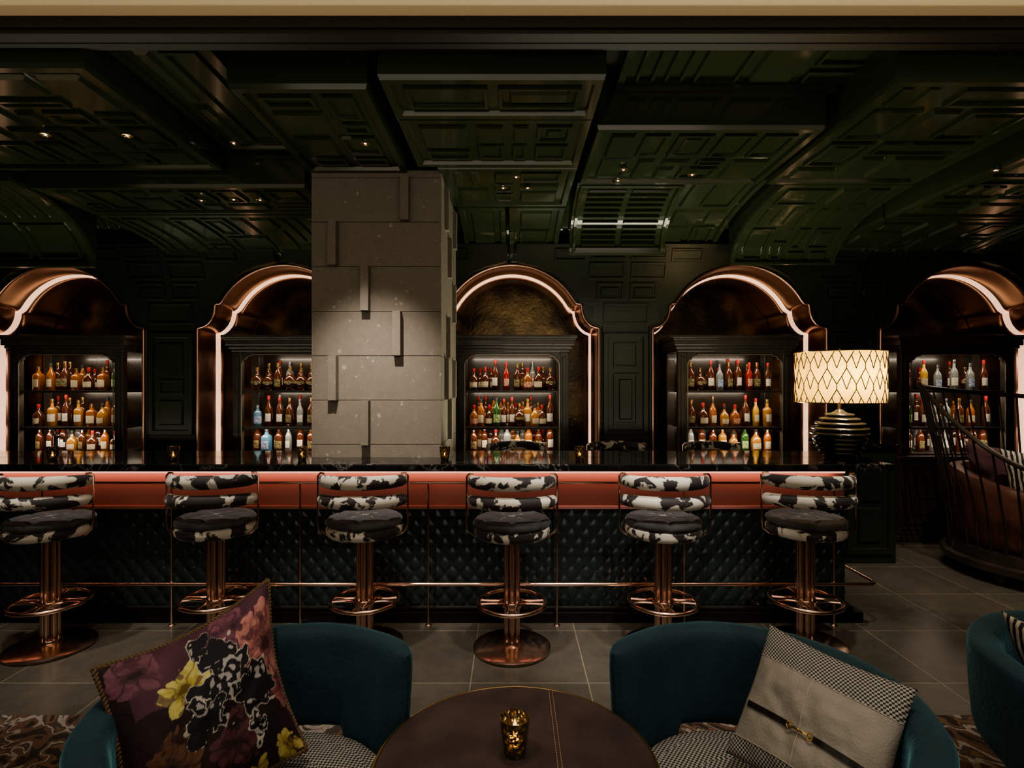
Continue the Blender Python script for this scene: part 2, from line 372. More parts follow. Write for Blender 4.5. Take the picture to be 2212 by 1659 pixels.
def mond(s0,t0,s1,t1,d,rnd,g=.05):
    W,H=s1-s0,t1-t0
    if d==0 or (W<.34 and H<.34): return [(s0,t0,s1,t1)]
    hor = W>H if rnd.random()<.8 else W<H
    if hor:
        if W<.26: return [(s0,t0,s1,t1)]
        c=s0+W*rnd.choice([.34,.5,.5,.62])
        return mond(s0,t0,c-g/2,t1,d-1,rnd,g)+mond(c+g/2,t0,s1,t1,d-1,rnd,g)
    if H<.26: return [(s0,t0,s1,t1)]
    c=t0+H*rnd.choice([.34,.5,.5,.66])
    return mond(s0,t0,s1,c-g/2,d-1,rnd,g)+mond(s0,c+g/2,s1,t1,d-1,rnd,g)
def pattern(s0,t0,s1,t1,mapf,seed,depth=4,n=1,border=True,w=.024,h=.018):
    rnd=random.Random(seed); parts=[]
    if border: parts.append(ring((s0+.0,t0+.0,s1-.0,t1-.0),mapf,.055,.024,n))
    m=.10 if border else .04
    for r in mond(s0+m,t0+m,s1-m,t1-m,depth,rnd):
        a,b,c,d=r; q=rnd.random(); i=.055
        if q<.55:
            parts.append(ring(r,mapf,w,h,n))
            if c-a>.18 and d-b>.18 and rnd.random()<.4: parts.append(plate((a+i,b+i,c-i,d-i),mapf,.014,n,.010))
        elif q<.63 and c-a>.2:
            k=max(2,int((c-a)/.10))
            for j in range(k):
                x=a+(c-a)*j/k; parts.append(plate((x,b,x+.055,d),mapf,.016,n,.006))
        else:
            parts.append(plate(r,mapf,.020,n,.014))
    return parts
TR=[1]
def tname(): TR[0]+=1; return 'trim_%d'%TR[0]
def slab(x0,x1,y0,y1,z,seed,depth=4,top=3.3,m='green'):
    parts=[boxvf(x0,x1,y0,y1,z,top)]
    parts+=pattern(x0,y0,x1,y1,lambda s,t,h:(s,t,z-h),seed,depth)
    return struct(mk(tname(),*join(parts),m))
slab(-6,-4.15,2.50,3.72,3.0,11,4); slab(-4.1,-1.93,2.50,3.72,3.0,1,6)
slab(-1.90,-1.40,2.52,3.72,3.13,2,2)
slab(-1.376,-.70,2.68,3.76,3.0,3,3); slab(-1.376,-.70,3.78,5.0,3.0,31,3)
slab(-.626,.439,2.58,2.98,2.99,41,3); slab(-.626,.439,3.0,3.66,3.0,4,4); slab(-.5,.439,3.68,4.47,3.0,42,4)
slab(.56,2.5,2.52,3.12,3.2,5,3)
slab(.477,1.76,3.11,3.98,3.0,6,6)
slab(1.80,2.85,2.60,3.95,2.99,7,5); slab(2.87,4.6,2.60,3.0,2.99,71,4); slab(4.6,6,2.60,3.0,2.99,72,3)
slab(2.95,4.2,3.02,4.4,2.88,8,6); slab(4.22,6,3.02,4.4,2.88,81,4)
slab(-3.27,-1.40,3.75,4.35,2.90,9,5)
struct(mk(tname(),*boxvf(-6,6,2.47,2.515,3.06,3.3),'black'))
def band(x0,x1,Y0,z0,Y1,z1,seed,depth=4,slats=False,m='green'):
    N=20; arcp=[(Y0+(Y1-Y0)*math.sin(i/N*pi/2), z1+(z0-z1)*math.cos(i/N*pi/2)) for i in range(N+1)]
    poly=arcp+[(Y1,3.35),(Y0,3.35)]
    V=[];n=len(poly)
    for x in (x0,x1): V+=[(x,y,z) for y,z in poly]
    F=[list(range(n)),list(range(n,2*n))]+[(i,(i+1)%n,n+(i+1)%n,n+i) for i in range(n)]
    L=math.hypot(Y1-Y0,z1-z0)*1.1
    def mp(s,t,h):
        a=max(0,min(1,t/L))*pi/2
        y=Y0+(Y1-Y0)*math.sin(a); z=z1+(z0-z1)*math.cos(a)
        ny,nz=-math.sin(a)/(Y1-Y0),-math.cos(a)/(z0-z1); l=math.hypot(ny,nz)
        return (s,y+ny/l*h,z+nz/l*h)
    parts=[(V,F)]
    if slats:
        parts.append(ring((x0+.02,.02,x1-.02,L-.02),mp,.03,.02,8))
        k=11
        for i in range(k):
            t=.09+(L-.16)*i/k
            for a,b in ((x0+.09,(x0+x1)/2-.02),((x0+x1)/2+.02,x1-.09)): parts.append(plate((a,t,b,t+.028),mp,.022,1))
    else: parts+=pattern(x0,0,x1,L,mp,seed,depth,10)
    return struct(mk(tname(),*join(parts),m))
band(-6,-3.4,3.75,2.95,4.55,2.5,20,4)
band(-3.27,-1.45,4.36,2.90,5.385,2.72,21,4)
band(-.45,-.05,4.5,3.0,5.385,2.72,23,2); band(-.03,.439,4.5,3.0,5.385,2.72,25,2)
band(.477,1.27,4.0,3.0,4.62,2.62,24,4,True,'green')
band(1.30,1.93,4.02,3.1,5.385,2.72,26,3)
band(1.95,2.9,3.97,3.0,5.0,2.62,27,4)
band(2.95,4.3,4.42,2.88,5.385,2.72,28,4); band(4.32,6,4.42,2.88,5.385,2.72,29,4)
band(-6,6,4.8,3.2,5.39,2.74,30,1)
# lower cove panels: the vault sweeps on down each pier between the copper arches
def pier(xc,seed):
    N=16
    def yy(z):
        u=max(0,min(1,(z-2.10)/(2.86-2.10))); return WY-.003-.20*u**2.0
    def ww(z):
        if z>=2.325:
            q=RA*RA-(z-CZ)**2
            half=math.sqrt(q) if q>0 else 0
            half=half if z<2.70 else 0
        elif z>2.12: half=.74
        else: half=.86
        return min(1.1035,1.1035-half-.045)
    zs_=[2.10+(2.86-2.10)*i/N for i in range(N+1)]
    V=[];F=[]
    for z in zs_:
        w=max(.2,ww(z)); V+=[(xc-w,WY+.0,z),(xc-w,yy(z),z),(xc+w,yy(z),z),(xc+w,WY+.0,z)]
    for i in range(N):
        for k in range(3): a=i*4+k; F.append((a,a+1,a+5,a+4))
    mp=lambda s,t,h:(xc+s,yy(t)-h,t)
    parts=[(V,F)]
    for a in (-1,1):
        parts.append(ring((a*.16-.13,2.36,a*.16+.13,2.52),mp,.02,.014,6)); parts.append(plate((a*.16-.09,2.40,a*.16+.09,2.48),mp,.012,4,.008))
        parts.append(ring((a*.20-.17,2.55,a*.20+.17,2.70),mp,.02,.014,6))
        parts.append(ring((a*.55-.15,2.71,a*.55+.15,2.82),mp,.02,.014,6)); parts.append(ring((a*.19-.17,2.73,a*.19+.17,2.83),mp,.02,.014,6))
    parts.append(ring((-.22,2.13,.22,2.33),mp,.02,.012,6))
    return struct(mk(tname(),*join(parts),'greenwall'))
for i in range(-3,3): pier((i+.5)*2.207,i)
parts=[]
for i in range(-3,3):
    xc=(i+.5)*2.207
    mp=lambda s,t,h:(s,WY-h,t)
    parts+=pattern(xc-.22,1.05,xc+.22,2.05,mp,100+i,3); parts+=pattern(xc-.22,.1,xc+.22,1.0,mp,200+i,1)
struct(mk(tname(),*join(parts),'greenwall'))

dl=empty('downlight',(-2,3.2,3.0),'small recessed ceiling downlight with bright lens','light','ceiling downlights')
mk('trim_ring',*lathevf([(.028,-.001),(.03,-.006),(.022,-.008),(.018,.0)],20,caps=False),'brass',dl,True)
mk('lens',*lathevf([(.008,-.004),(.006,-.007)],16),'down',dl,True)
DL=[(98,281,3.0),(275,283,3.0),(505,300,3.13),(789,300,3.0),(1115,374,3.0),(1087,398,3.0),(1140,398,3.0),(1347,358,3.0),(1335,382,3.0),(1495,369,3.0),(435,425,2.9),(505,423,2.9),(562,424,2.9),(2150,358,2.88)]
pl=[]
for px,py,z in DL:
    H=z-CH; y=1200*H/(829-py); pl.append(((px-1106)*y/1200,y,z-.022))
dl.location=pl[0]
for p in pl[1:]: copytree(dl,p,0)

# ---------------------------------------------------------------- column
CX0,CX1,CY0,CY1=-1.357,-.479,3.76,4.74
ox,oy=(CX0+CX1)/2,CY0+.49
col=empty('stone_column',(ox,oy,0),'square grey-brown speckled stone column rising through bar','column')
parts=[];zs=[0,.24,.54,.84,1.14,1.44,1.74,2.04,2.345,2.646,2.946,2.998]
hw,hd=(CX1-CX0)/2,(CY1-CY0)/2
for i in range(len(zs)-1): parts.append(boxvf(-hw,hw,-hd,hd,zs[i]+.0016,zs[i+1]-.0016,.002))
mk('column_body',*join(parts),'stone',col)
mk('joint_core',*boxvf(-hw+.006,hw-.006,-hd+.006,hd-.006,0,2.996),'joint',col)
tabs=[]
def px2x(px): return (px-1106)*CY0/1200-ox
for px,i in ((868,9),(714,8),(783,7),(851,6),(714,5),(783,4)):
    x=px2x(px); tabs.append(boxvf(x,x+.055,-hd-.065,-hd+.01,zs[i],zs[i+1]-.002,.002))
for y0,i in ((-.30,9),(-.1,8),(.2,7),(-.2,6),(-.30,5),(-.1,4),(.2,5),(.25,9)):
    tabs.append(boxvf(hw-.01,hw+.03,y0,y0+.06,zs[i],zs[i+1]-.002,.002))
for i,t in enumerate(tabs): mk('projecting_block',*t,'stone',col)

# ---------------------------------------------------------------- bar
XL=-5.0; XR=2.18
bar=empty('bar_counter',(0,3.8,0),'long bar, black marble top, coral band, quilted teal front','bar counter')
def L(v): return [(p[0],p[1]-3.8,p[2]) for p in v]
def bpart(name,vf,m,smooth=False): return mk(name,L(vf[0]),vf[1],m,bar,smooth)
bpart('countertop',join([boxvf(XL,2.36,3.42,CY0-.001,1.012,1.055,.006),boxvf(XL,CX0-.001,CY0-.002,4.12,1.012,1.055,.004),boxvf(CX1+.001,2.36,CY0-.002,4.12,1.012,1.055,.004)]),'marble')
bpart('bar_body',join([boxvf(XL,CX0-.07,3.66,4.06,.10,1.01),boxvf(CX1+.07,XR,3.66,4.06,.10,1.01),boxvf(CX0-.07,CX1+.07,3.66,3.68,.10,1.01)]),'ebony')
bpart('coral_band',boxvf(XL,XR,3.645,3.66,.755,1.01),'coral')
bpart('ledge',boxvf(XL,XR+.01,3.612,3.66,.735,.757,.004),'coral')
bpart('light_strip',boxvf(XL,XR-.02,3.602,3.612,.972,.983),'ledpink')
bpart('strip_holder',boxvf(XL,XR-.02,3.600,3.616,.983,1.0118),'black')
bpart('plinth',join([boxvf(XL,XR+.10,3.60,4.10,0,.07,.006),boxvf(XL,XR+.05,3.62,4.08,.07,.10,.01)]),'black')
NX,NZ=760,76; x0=-3.7; V=[];F=[]
for j in range(NZ+1):
    z=.10+(.735-.10)*j/NZ
    for i in range(NX+1):
        x=x0+(XR-x0)*i/NX
        u=x/.098+z/.122; w=x/.098-z/.122
        h=(abs(math.sin(pi*u))*abs(math.sin(pi*w)))**.5
        V.append((x,3.646-.014*h-3.8,z))
for j in range(NZ):
    for i in range(NX): a=j*(NX+1)+i; F.append((a,a+1,a+NX+2,a+NX+1))
mk('quilted_leather_panel',V,F,'tuft',bar,True)
RY=3.555
rail=empty('bar_rail',(0,RY,0),'polished copper tube rail and footrest along the bar front','rail')
ps=[x*RY/3.5 for x in (-3.77,-2.96,-2.147,-1.336,-.528,.283,1.085,2.03)]
mk('hand_rail',*tubevf([(-4.6,0,.918),(2.02,0,.918),(2.05,.01,.918),(2.06,.08,.918)],.0085,10),'copper',rail,True)
fr=[(-4.6,-.012,.272),(2.27,-.012,.272)]+[(2.27+.07*math.sin(a),.058-.07*math.cos(a),.272) for a in (.4,.8,1.2,1.57)]+[(2.34,.5,.272)]
mk('foot_rail',*tubevf(fr,.012,10),'copper',rail,True)
for x in ps:
    mk('rail_post',*join([tubevf([(x,0.004,.0),(x,0.004,.918)],.007,8),lathevf([(.022,0),(.022,.006),(.012,.014)],14,x,0.004)]),'copper',rail,True)
ec=empty('side_cabinet',(3.10,5.0,0),'dark green panelled service cabinet at the end of the bar','cabinet')
mk('body',*join([boxvf(-.25,.22,-.2,.28,.0,1.0,.006)]+pattern(-.22,.08,.19,.94,lambda s,t,h:(s,-.2-h,t),5,1)),'greenwall',ec)
mk('top',*boxvf(-.28,.25,-.24,.29,1.0,1.035,.006),'marble',ec)

# ---------------------------------------------------------------- bar stool
st=empty('bar_stool',(0,3.26,0),'copper pedestal bar stool with cowhide backrests and charcoal suede seat','bar stool','stools along the bar front')
mk('base',*lathevf([(.0,0),(.222,0),(.228,.006),(.226,.016),(.205,.026),(.10,.034),(.066,.04),(.0,.04)],56),'copper',st,True)
tp=[lathevf([(.0165,.03),(.0165,.665)],12,.035*math.cos(a),.035*math.sin(a)) for a in [i*pi/3+pi/6 for i in range(6)]]
mk('pedestal_tubes',*join(tp+[lathevf([(.018,.03),(.018,.66)],12)]),'copper',st,True)
mk('pedestal_collar',*lathevf([(.057,.245),(.060,.25),(.060,.275),(.057,.28)],28),'copper',st,True)
mk('pedestal_collar',*lathevf([(.057,.03),(.062,.045),(.058,.055)],28),'copper',st,True)
mk('footrest_ring',*tubevf(arc(0,0,.27,.196,0,2*pi,47)[:-1],.0125,10,True),'copper',st,True)
for s in (0,pi/2,pi,3*pi/2):
    a0=s+pi/4-.62; a1=s+pi/4+.62
    pA=Vector((.196*math.cos(a0),.196*math.sin(a0),.27)); pB=Vector((.196*math.cos(a1),.196*math.sin(a1),.27)); mid=Vector((.062*math.cos(s+pi/4),.062*math.sin(s+pi/4),.27))
    ctl=mid*2-(pA+pB)/2
    mk('footrest_spoke',*tubevf([pA*(1-t)**2+ctl*2*t*(1-t)+pB*t*t for t in [k/12 for k in range(13)]],.007,8),'copper',st,True)
mk('seat_support',*lathevf([(.06,.64),(.12,.655),(.17,.664),(.17,.668)],28),'copper',st,True)
mk('seat_band',*lathevf([(.17,.662),(.205,.665),(.218,.677),(.221,.698),(.217,.716),(.205,.724),(.19,.725)],48),'cow',st,True)
V=[];F=[];NR,NA=26,84
prof=[]
for j in range(NR+1):
    t=j/NR
    if t<.75: r=.195*(t/.75); z=.780-.010*(r/.195)**2
    else:
        b=(t-.75)/.25*pi*.9; r=.195+.025*math.sin(b); z=.770-.023*(1-math.cos(b))
    prof.append((r,z))
tpts=[(0,0)]+[(.075*math.cos(a),.075*math.sin(a)) for a in [k*pi/3 for k in range(6)]]+[(.15*math.cos(a),.15*math.sin(a)) for a in [pi/6+k*pi/3 for k in range(6)]]
for (r,z) in prof:
    for i in range(NA):
        a=2*pi*i/NA; x,y=r*math.cos(a),r*math.sin(a)
        dz=sum(.018*math.exp(-((x-p[0])**2+(y-p[1])**2)/.00045) for p in tpts)
        fold=.007*max(0,math.cos(6*(a-pi/6)))**12*min(1,r/.09)
        V.append((x,y,z-dz-fold))
for j in range(NR):
    for i in range(NA): F.append((j*NA+i,j*NA+(i+1)%NA,(j+1)*NA+(i+1)%NA,(j+1)*NA+i))
mk('seat_cushion',V,F,'suede',st,True)
sp=[]
for s in (1,-1):
    for o_ in (-.005,.005):
        sp.append(tubevf([(x,s*x+o_,.7755-.011*((x*x*2)/.038)) for x in [(-.13+.26*k/16) for k in range(17)]],.0010,5))
mk('seat_stitching',*join(sp),'stitch',st)
def roll(z,R,ha,rv,rh,name):
    N=44; pts=[];rad=[]
    for i in range(N+1):
        t=i/N; a=-pi/2+(-ha+2*ha*t); u=abs(2*t-1)
        e=min(t,1-t)*N
        tap=1-.20*u**2
        rad.append(rh*tap*math.sqrt(max(.04,1-max(0,(1-e/2.6))**2)))
        pts.append((R*1.05*math.cos(a),R*.92*math.sin(a),z-.010*u**2))
    return mk(name,*tubevf(pts,rad,16,ry=rv/rh),'cow',st,True)
roll(.996,.226,math.radians(86),.040,.031,'upper_backrest'); roll(.886,.230,math.radians(84),.039,.034,'lower_backrest')
for s in (-1,1):
    a2=-pi/2+s*math.radians(80); x2,y2=.266*math.cos(a2),.262*math.sin(a2)
    mk('back_frame',*tubevf([(x2*.85,y2*.9-.01,1.028),(x2*.95,y2,1.030),(x2,y2,1.012),(x2,y2,.75),(x2*.97,y2*.97,.70),(x2*.8,y2*.8,.665),(x2*.5,y2*.5,.655)],.006,8),'copper',st,True)
SP=[(-2.715,3.27,.10),(-1.765,3.315,.06),(-.873,3.296,.02),(.89,3.275,-.05),(1.743,3.30,-.14)]
for x,y,r in SP: copytree(st,(x,y,0),r)
for x in (.04,.92,1.76):
    o=copytree(st,(x,4.84,0),pi+.05); o['group']='stools behind the bar'

# ---------------------------------------------------------------- cabinets
M['bead']=mat('grey_metal_bead',(.32,.28,.24),.35,.7)
def cabinet(cx):
    e=empty('display_cabinet',(cx,5.5,0),'ebonised wood liquor cabinet with moulded cornice and lit shelves','cabinet','liquor cabinets in the arches')
    W=.56; D=.46
    parts=[]
    for s in (-1,1):
        a,b=sorted((s*.475,s*W)); parts.append(boxvf(a,b,0,.07,.84,1.87,.006)); parts.append(boxvf(a,b,D-.06,D,.84,1.87,.004))
        a,b=sorted((s*.50,s*.535)); parts.append(boxvf(a,b,-.012,.0,.90,1.82,.004))
    def half(s):
        P=[(.475,1.87),(.475,1.76),(.465,1.765),(.455,1.785),(.435,1.79),(.43,1.81),(.41,1.822),(.38,1.826),(.372,1.842),(.0,1.842),(0,1.87)]
        V=[(s*x,y,z) for y in (.0,.03) for x,z in P]; n=len(P)
        return V,[list(range(n)),list(range(n,2*n))]+[(i,(i+1)%n,n+(i+1)%n,n+i) for i in range(n)]
    parts+=[half(1),half(-1)]
    mk('frame',*join(parts),'ebony',e)
    P=[(.469,.86),(.469,1.745),(.461,1.768),(.451,1.788),(.430,1.794),(.424,1.812),(.404,1.825),(.374,1.830),(.366,1.842)]
    pts=[(x,-.004,z) for x,z in P]+[(-x,-.004,z) for x,z in P[::-1]]
    mk('edge_bead',*tubevf(pts,.0055,6),'bead',e,True)
    co=[]
    for h0,h1,o in ((1.87,1.90,.01),(1.90,1.93,.03),(1.93,1.985,.05),(1.985,2.00,.065),(2.00,2.03,.08)):
        co.append(boxvf(-W-o,W+o,-o,D,h0,h1,.006))
    mk('cornice',*join(co),'ebony',e)
    mk('base_cabinet',*join([boxvf(-W,W,0,D,.12,.80,.005),boxvf(-W-.03,W+.03,-.03,D,.80,.84,.008),boxvf(-W-.05,W+.05,-.05,D,0,.06,.01),boxvf(-W-.03,W+.03,-.03,D,.06,.10,.01),boxvf(-W-.015,W+.015,-.015,D,.10,.13,.008)]
        +pattern(-W+.03,.16,-.01,.77,lambda s,t,h:(s,-h,t),3,1)+pattern(.01,.16,W-.03,.77,lambda s,t,h:(s,-h,t),3,1)),'ebony',e)
    for z in (.86,1.12,1.485):
        mk('shelf',*boxvf(-.475,.475,.02,D-.01,z-.022,z,.003),'ebony',e)
    mk('back_panel',*boxvf(-.5,.5,D-.008,D,.84,1.87),'cabback',e)
    for i,z in enumerate((1.838,1.46,1.095)):
        ld=bpy.data.lights.new('shelf_glow','AREA'); ld.shape='RECTANGLE'; ld.size=.88; ld.size_y=.03; ld.energy=3.6; ld.color=(1,.82,.62)
        lo=bpy.data.objects.new('shelf_glow',ld); COL.objects.link(lo); lo.parent=e; lo.location=(0,.045,z-.008); lo.rotation_euler=(math.radians(22),0,0)
    ld=bpy.data.lights.new('recess_fill','AREA'); ld.shape='RECTANGLE'; ld.size=1.0; ld.size_y=.05; ld.energy=.8; ld.color=(1,.72,.42)  # added fill above the cornice, brightens the gold wall in the arch
    lo=bpy.data.objects.new('recess_fill',ld); COL.objects.link(lo); lo.parent=e; lo.location=(0,.34,2.045); lo.rotation_euler=(pi-math.radians(30),0,0)
    return e
for c in AC: cabinet(c)
def bshape(prof,expo=2,lab=(.03,.12),lr=None):
    n=24
    me=mk('tmpb',*lathevf(prof,n,expo=expo),'amber',None,True); bd=me.data; bpy.data.objects.remove(me)
    r=lr or prof[2][0]; V=[];F=[];K=12
    for z in lab:
        for i in range(K+1):
            a=-pi/2-.90+1.8*i/K; c,s=math.cos(a),math.sin(a); k=1/((abs(c)**expo+abs(s)**expo)**(1/expo)); V.append(((r+.0012)*c*k,(r+.0012)*s*k,z))
    for i in range(K): F.append((i,i+1,K+2+i,K+1+i))
    me=mk('tmpl',V,F,'label_cream',None,True); ldm=me.data; bpy.data.objects.remove(me)
    rt,zt=prof[-1]
    me=mk('tmpc',*lathevf([(rt+.002,zt-.03),(rt+.003,zt-.028),(rt+.003,zt+.008),(rt,zt+.011)],14),'cap_gold',None,True); cdm=me.data; bpy.data.objects.remove(me)
    return bd,ldm,cdm
S={
'tall':bshape([(.0,0),(.036,0),(.039,.008),(.039,.165),(.034,.185),(.017,.215),(.014,.225),(.013,.28)],2,(.04,.12)),
'slim':bshape([(.0,0),(.031,0),(.035,.008),(.035,.18),(.028,.205),(.014,.235),(.013,.245),(.012,.305)],2,(.05,.13)),
'square':bshape([(.0,0),(.038,0),(.042,.006),(.042,.15),(.038,.165),(.016,.185),(.015,.195),(.015,.235)],6,(.033,.115)),
'squat':bshape([(.0,0),(.044,0),(.049,.01),(.051,.10),(.045,.135),(.023,.16),(.015,.175),(.014,.225)],2,(.032,.088),.0505),
'decanter':bshape([(.0,0),(.028,0),(.034,.012),(.058,.05),(.066,.085),(.056,.125),(.028,.155),(.015,.17),(.014,.23)],2,(.07,.098),.0655),
'shoulder':bshape([(.0,0),(.037,0),(.041,.008),(.044,.16),(.043,.175),(.031,.19),(.017,.20),(.015,.215),(.015,.27)],2,(.05,.125),.0425)}
def bottle(x,y,z,shape,liq,lab,cap,desc,sc_=1.0,grp='bottles in the liquor cabinets'):
    bd,ldm,cdm=S[shape]
    def ob(n,d,m):
        o=bpy.data.objects.new(n,d); COL.objects.link(o); o.material_slots[0].link='OBJECT'; o.material_slots[0].material=M[m]; return o
    b=ob('bottle',bd,liq); b.location=(x,y,z+.001); b.rotation_euler=(0,0,random.uniform(-.35,.35)); b.scale=(sc_,sc_,sc_)
    tag(b,desc,'bottle',grp)
    l=ob('bottle_label',ldm,lab); l.parent=b
    c=ob('bottle_cap',cdm,cap); c.parent=b
D_={'A':('square','amber','label_cream','cap_gold','square amber whisky bottle with cream label'),
'B':('tall','amber','label_cream','cap_black','tall amber whisky bottle with cream label'),
'C':('shoulder','gold','label_white','cap_gold','broad-shouldered golden whisky bottle with white label'),
'D':('decanter','dark','label_black','cap_gold','round dark cognac decanter with gold cap'),
'E':('slim','clear','label_white','cap_silver','slim clear spirit bottle with white label'),
'F':('square','bluegin','label_blue','cap_silver','square pale blue gin bottle'),
'G':('tall','green_','label_green','cap_black','green glass bottle with green label'),
'H':('squat','dark','label_cream','cap_red','squat dark bourbon bottle with cream label'),
'I':('tall','dark','label_black','cap_gold','tall dark bottle with black label'),
'J':('slim','red','label_red','cap_red','slim red liqueur bottle with red label'),
'K':('slim','yellow','label_cream','cap_red','slim yellow liqueur bottle with cream label'),
'L':('squat','gold','label_cream','cap_black','squat golden rum bottle with cream label'),
'M':('tall','clear','label_blue','cap_silver','clear bottle with blue label'),
'N':('slim','dark','label_white','cap_red','slim dark bottle with white label'),
'O':('squat','amber','label_red','cap_red','squat amber bottle with red label'),
'P':('shoulder','bluegin','label_blue','cap_silver','pale blue gin bottle with blue label')}
rows=[['ABIAHAG','HCNCALB','INNLIHBH'],['DDIDDD__','FNNIEIN_','IFIENIMG'],['HHNJIOHD','OBHGNNDCLHN','INHMLBIN'],['IDNMINJIN','IHBLONKC','ENICLGLB'],['JKMEMN','GNEMIBN','NIEENNI']]
sh=[1.485,1.12,.86]
back='INHBNIDNIMHAE'
for ci,c in enumerate(AC):
    for ri,row in enumerate(rows[ci]):
        n=len(row)
        for i,ch in enumerate(row):
            if ch=='_' : continue
            x=c-.385+.77*(i/(n-1))+random.uniform(-.006,.006)
            if ci==1 and x>-1.93: continue
            s=D_[ch]; bottle(x,5.5+.15+random.uniform(-.02,.02),sh[ri],s[0],s[1],s[2],s[3],s[4],random.uniform(.88,1.02))
            if i<n-1 and random.random()<.85:
                s=D_[random.choice(back)]; bottle(x+.385/(n-1),5.5+.30,sh[ri],s[0],s[1],s[2],s[3],s[4],random.uniform(.92,1.04))

# ---------------------------------------------------------------- table lamp
lamp=empty('table_lamp',(2.17,3.68,1.055),'lit table lamp with ribbed dark ceramic base and linen drum shade','lamp')
prof=[(.0,0),(.085,0),(.098,.008),(.10,.02),(.085,.03)]
for i,(r,z) in enumerate([(.125,.045),(.143,.074),(.156,.104),(.165,.134)]): prof+=[(r-.018,z-.013),(r-.004,z-.009),(r,z),(r-.004,z+.009),(r-.018,z+.013)]
prof+=[(.12,.155)]
mk('lamp_base',*lathevf(prof,48),'lampblack',lamp,True)
p2=[(.12,.154)]
for r,z in [(.180,.172),(.172,.204),(.152,.236),(.124,.266),(.088,.294)]: p2+=[(r-.040,z-.014),(r-.005,z-.009),(r,z-.001),(r-.006,z+.006),(r-.040,z+.011)]
p2+=[(.03,.315),(.025,.322),(.0,.335)]
mk('lamp_body',*lathevf(p2,48),'lampblack_lit',lamp,True)
mk('lamp_neck',*lathevf([(.012,.32),(.012,.48),(.0,.485)],16),'brass',lamp,True)
mk('lamp_finial',*lathevf([(.004,.695),(.016,.70),(.018,.712),(.006,.725),(.0,.73)],16),'brass',lamp,True)
mk('bulb',*lathevf([(.0,.50),(.02,.505),(.034,.53),(.036,.55),(.028,.575),(.014,.60),(.012,.62)],20),mat('warm_bulb',(1,.8,.5),.4,emit=(1,.72,.38),es=35),lamp,True)
z0,z1,R=.375,.705,.268
mk('lamp_shade',*lathevf([(R,z0),(R,z1)],64,caps=False),'shade',lamp,True)
mk('shade_rim',*join([tubevf(arc(0,0,z,R,0,2*pi,64)[:-1],.003,6,True) for z in (z0,z1)]+[tubevf([(-R,0,.698),(0,0,.698),(R,0,.698)],.002,5)]),'brass',lamp,True)
lat=[];nc=16
def cyl(a,z): return ((R+.002)*math.cos(a),(R+.002)*math.sin(a),z)
da=2*pi/nc
def seg(aa,za,ab,zb):
    s=[]
    for k in range(13):
        t=k/12; zz=za+(zb-za)*t
        if z0<=zz<=z1: s.append(cyl(aa+(ab-aa)*t,zz))
    if len(s)>1: lat.append(tubevf(s,.0029,4))
P_=.132; vb=.016
for i in range(nc):
    for j in range(-1,5):
        zc=z0-.03+P_*j; a=i*da+(da/2 if j%2 else 0)
        seg(a,zc-vb,a,zc+vb)
        seg(a,zc+vb,a-da/2,zc+P_-vb); seg(a,zc+vb,a+da/2,zc+P_-vb)
        seg(a-da*.5,zc-vb,a-da*.5+da*.25,zc+P_*.5); seg(a+da*.5,zc-vb,a+da*.5-da*.25,zc+P_*.5)
mk('shade_lattice',*join(lat),mat('bronze_wire',(.016,.009,.003),.7),lamp)

# ---------------------------------------------------------------- candle glasses
def candle(x,y,z,s,label,grp=None):
    e=empty('candle_glass',(x,y,z),label,'candle holder',grp)
    n=24; pr=[(.026,0),(.030,.004),(.036,.04),(.041,.08),(.042,.102),(.039,.102),(.037,.08),(.032,.04),(.026,.012),(.0,.012)]
    v,f=lathevf([(r*s,z_*s) for r,z_ in pr],n); mk('glass',v,f,'glassdark',e,True)
    mk('candle',*lathevf([(.022*s,.013*s),(.022*s,.03*s),(.0,.031*s)],16),'wax',e,True)
    mk('flame',*lathevf([(.001,.032*s),(.006*s,.040*s),(.005*s,.052*s),(.0005,.064*s)],10),'flame',e,True)
candle(.0075,1.5,.5525,.96,'mottled smoked amber glass candle holder, lit, on the round table')
for px in (108,370,650,960,1253): candle((px-1106)*3.6/1200,3.62,1.056,.85,'small smoked glass candle holder lit on the bar top','candles on the bar')
tap=empty('beer_tap',(-3.2,3.9,1.055),'chrome bar faucet on the marble counter','faucet')
mk('tap_body',*join([lathevf([(.03,0),(.03,.01),(.014,.02),(.014,.12),(.018,.125),(.018,.14),(.0,.145)],18),tubevf([(0,0,.11),(.04,-.02,.13),(.08,-.03,.12),(.085,-.03,.09)],.009,8)]),'chrome',tap,True)
mk('tap_handle',*tubevf([(0,0,.14),(-.02,0,.17),(-.05,0,.18)],.007,8),'chrome',tap,True)

# ---------------------------------------------------------------- round table
tb=empty('round_table',(.01,1.465,.012),'round cocktail table with stitched aubergine leather top','table')
mk('table_top',*lathevf([(.0,.505),(.355,.505),(.368,.51),(.372,.52),(.372,.534),(.366,.540),(.0,.540)],96),'leathertop',tb,True)
mk('brass_edge',*tubevf(arc(0,0,.534,.374,0,2*pi,96)[:-1],.0042,6,True),'brass',tb,True)
stt=[]
for x in (.110,.121):
    ym=math.sqrt(.362**2-x*x); k=60
    for i in range(k):
        y0=-ym+2*ym*i/k; stt.append(tubevf([(x,y0,.5403),(x,y0+2*ym/k*.65,.5403)],.0009,4))
mk('stitching',*join(stt),mat('tan_stitch',(.45,.30,.17),.7),tb)
mk('pedestal',*lathevf([(.0,0),(.20,0),(.205,.01),(.19,.02),(.05,.035),(.035,.06),(.03,.25),(.035,.46),(.06,.49),(.15,.505)],36),'copper',tb,True)

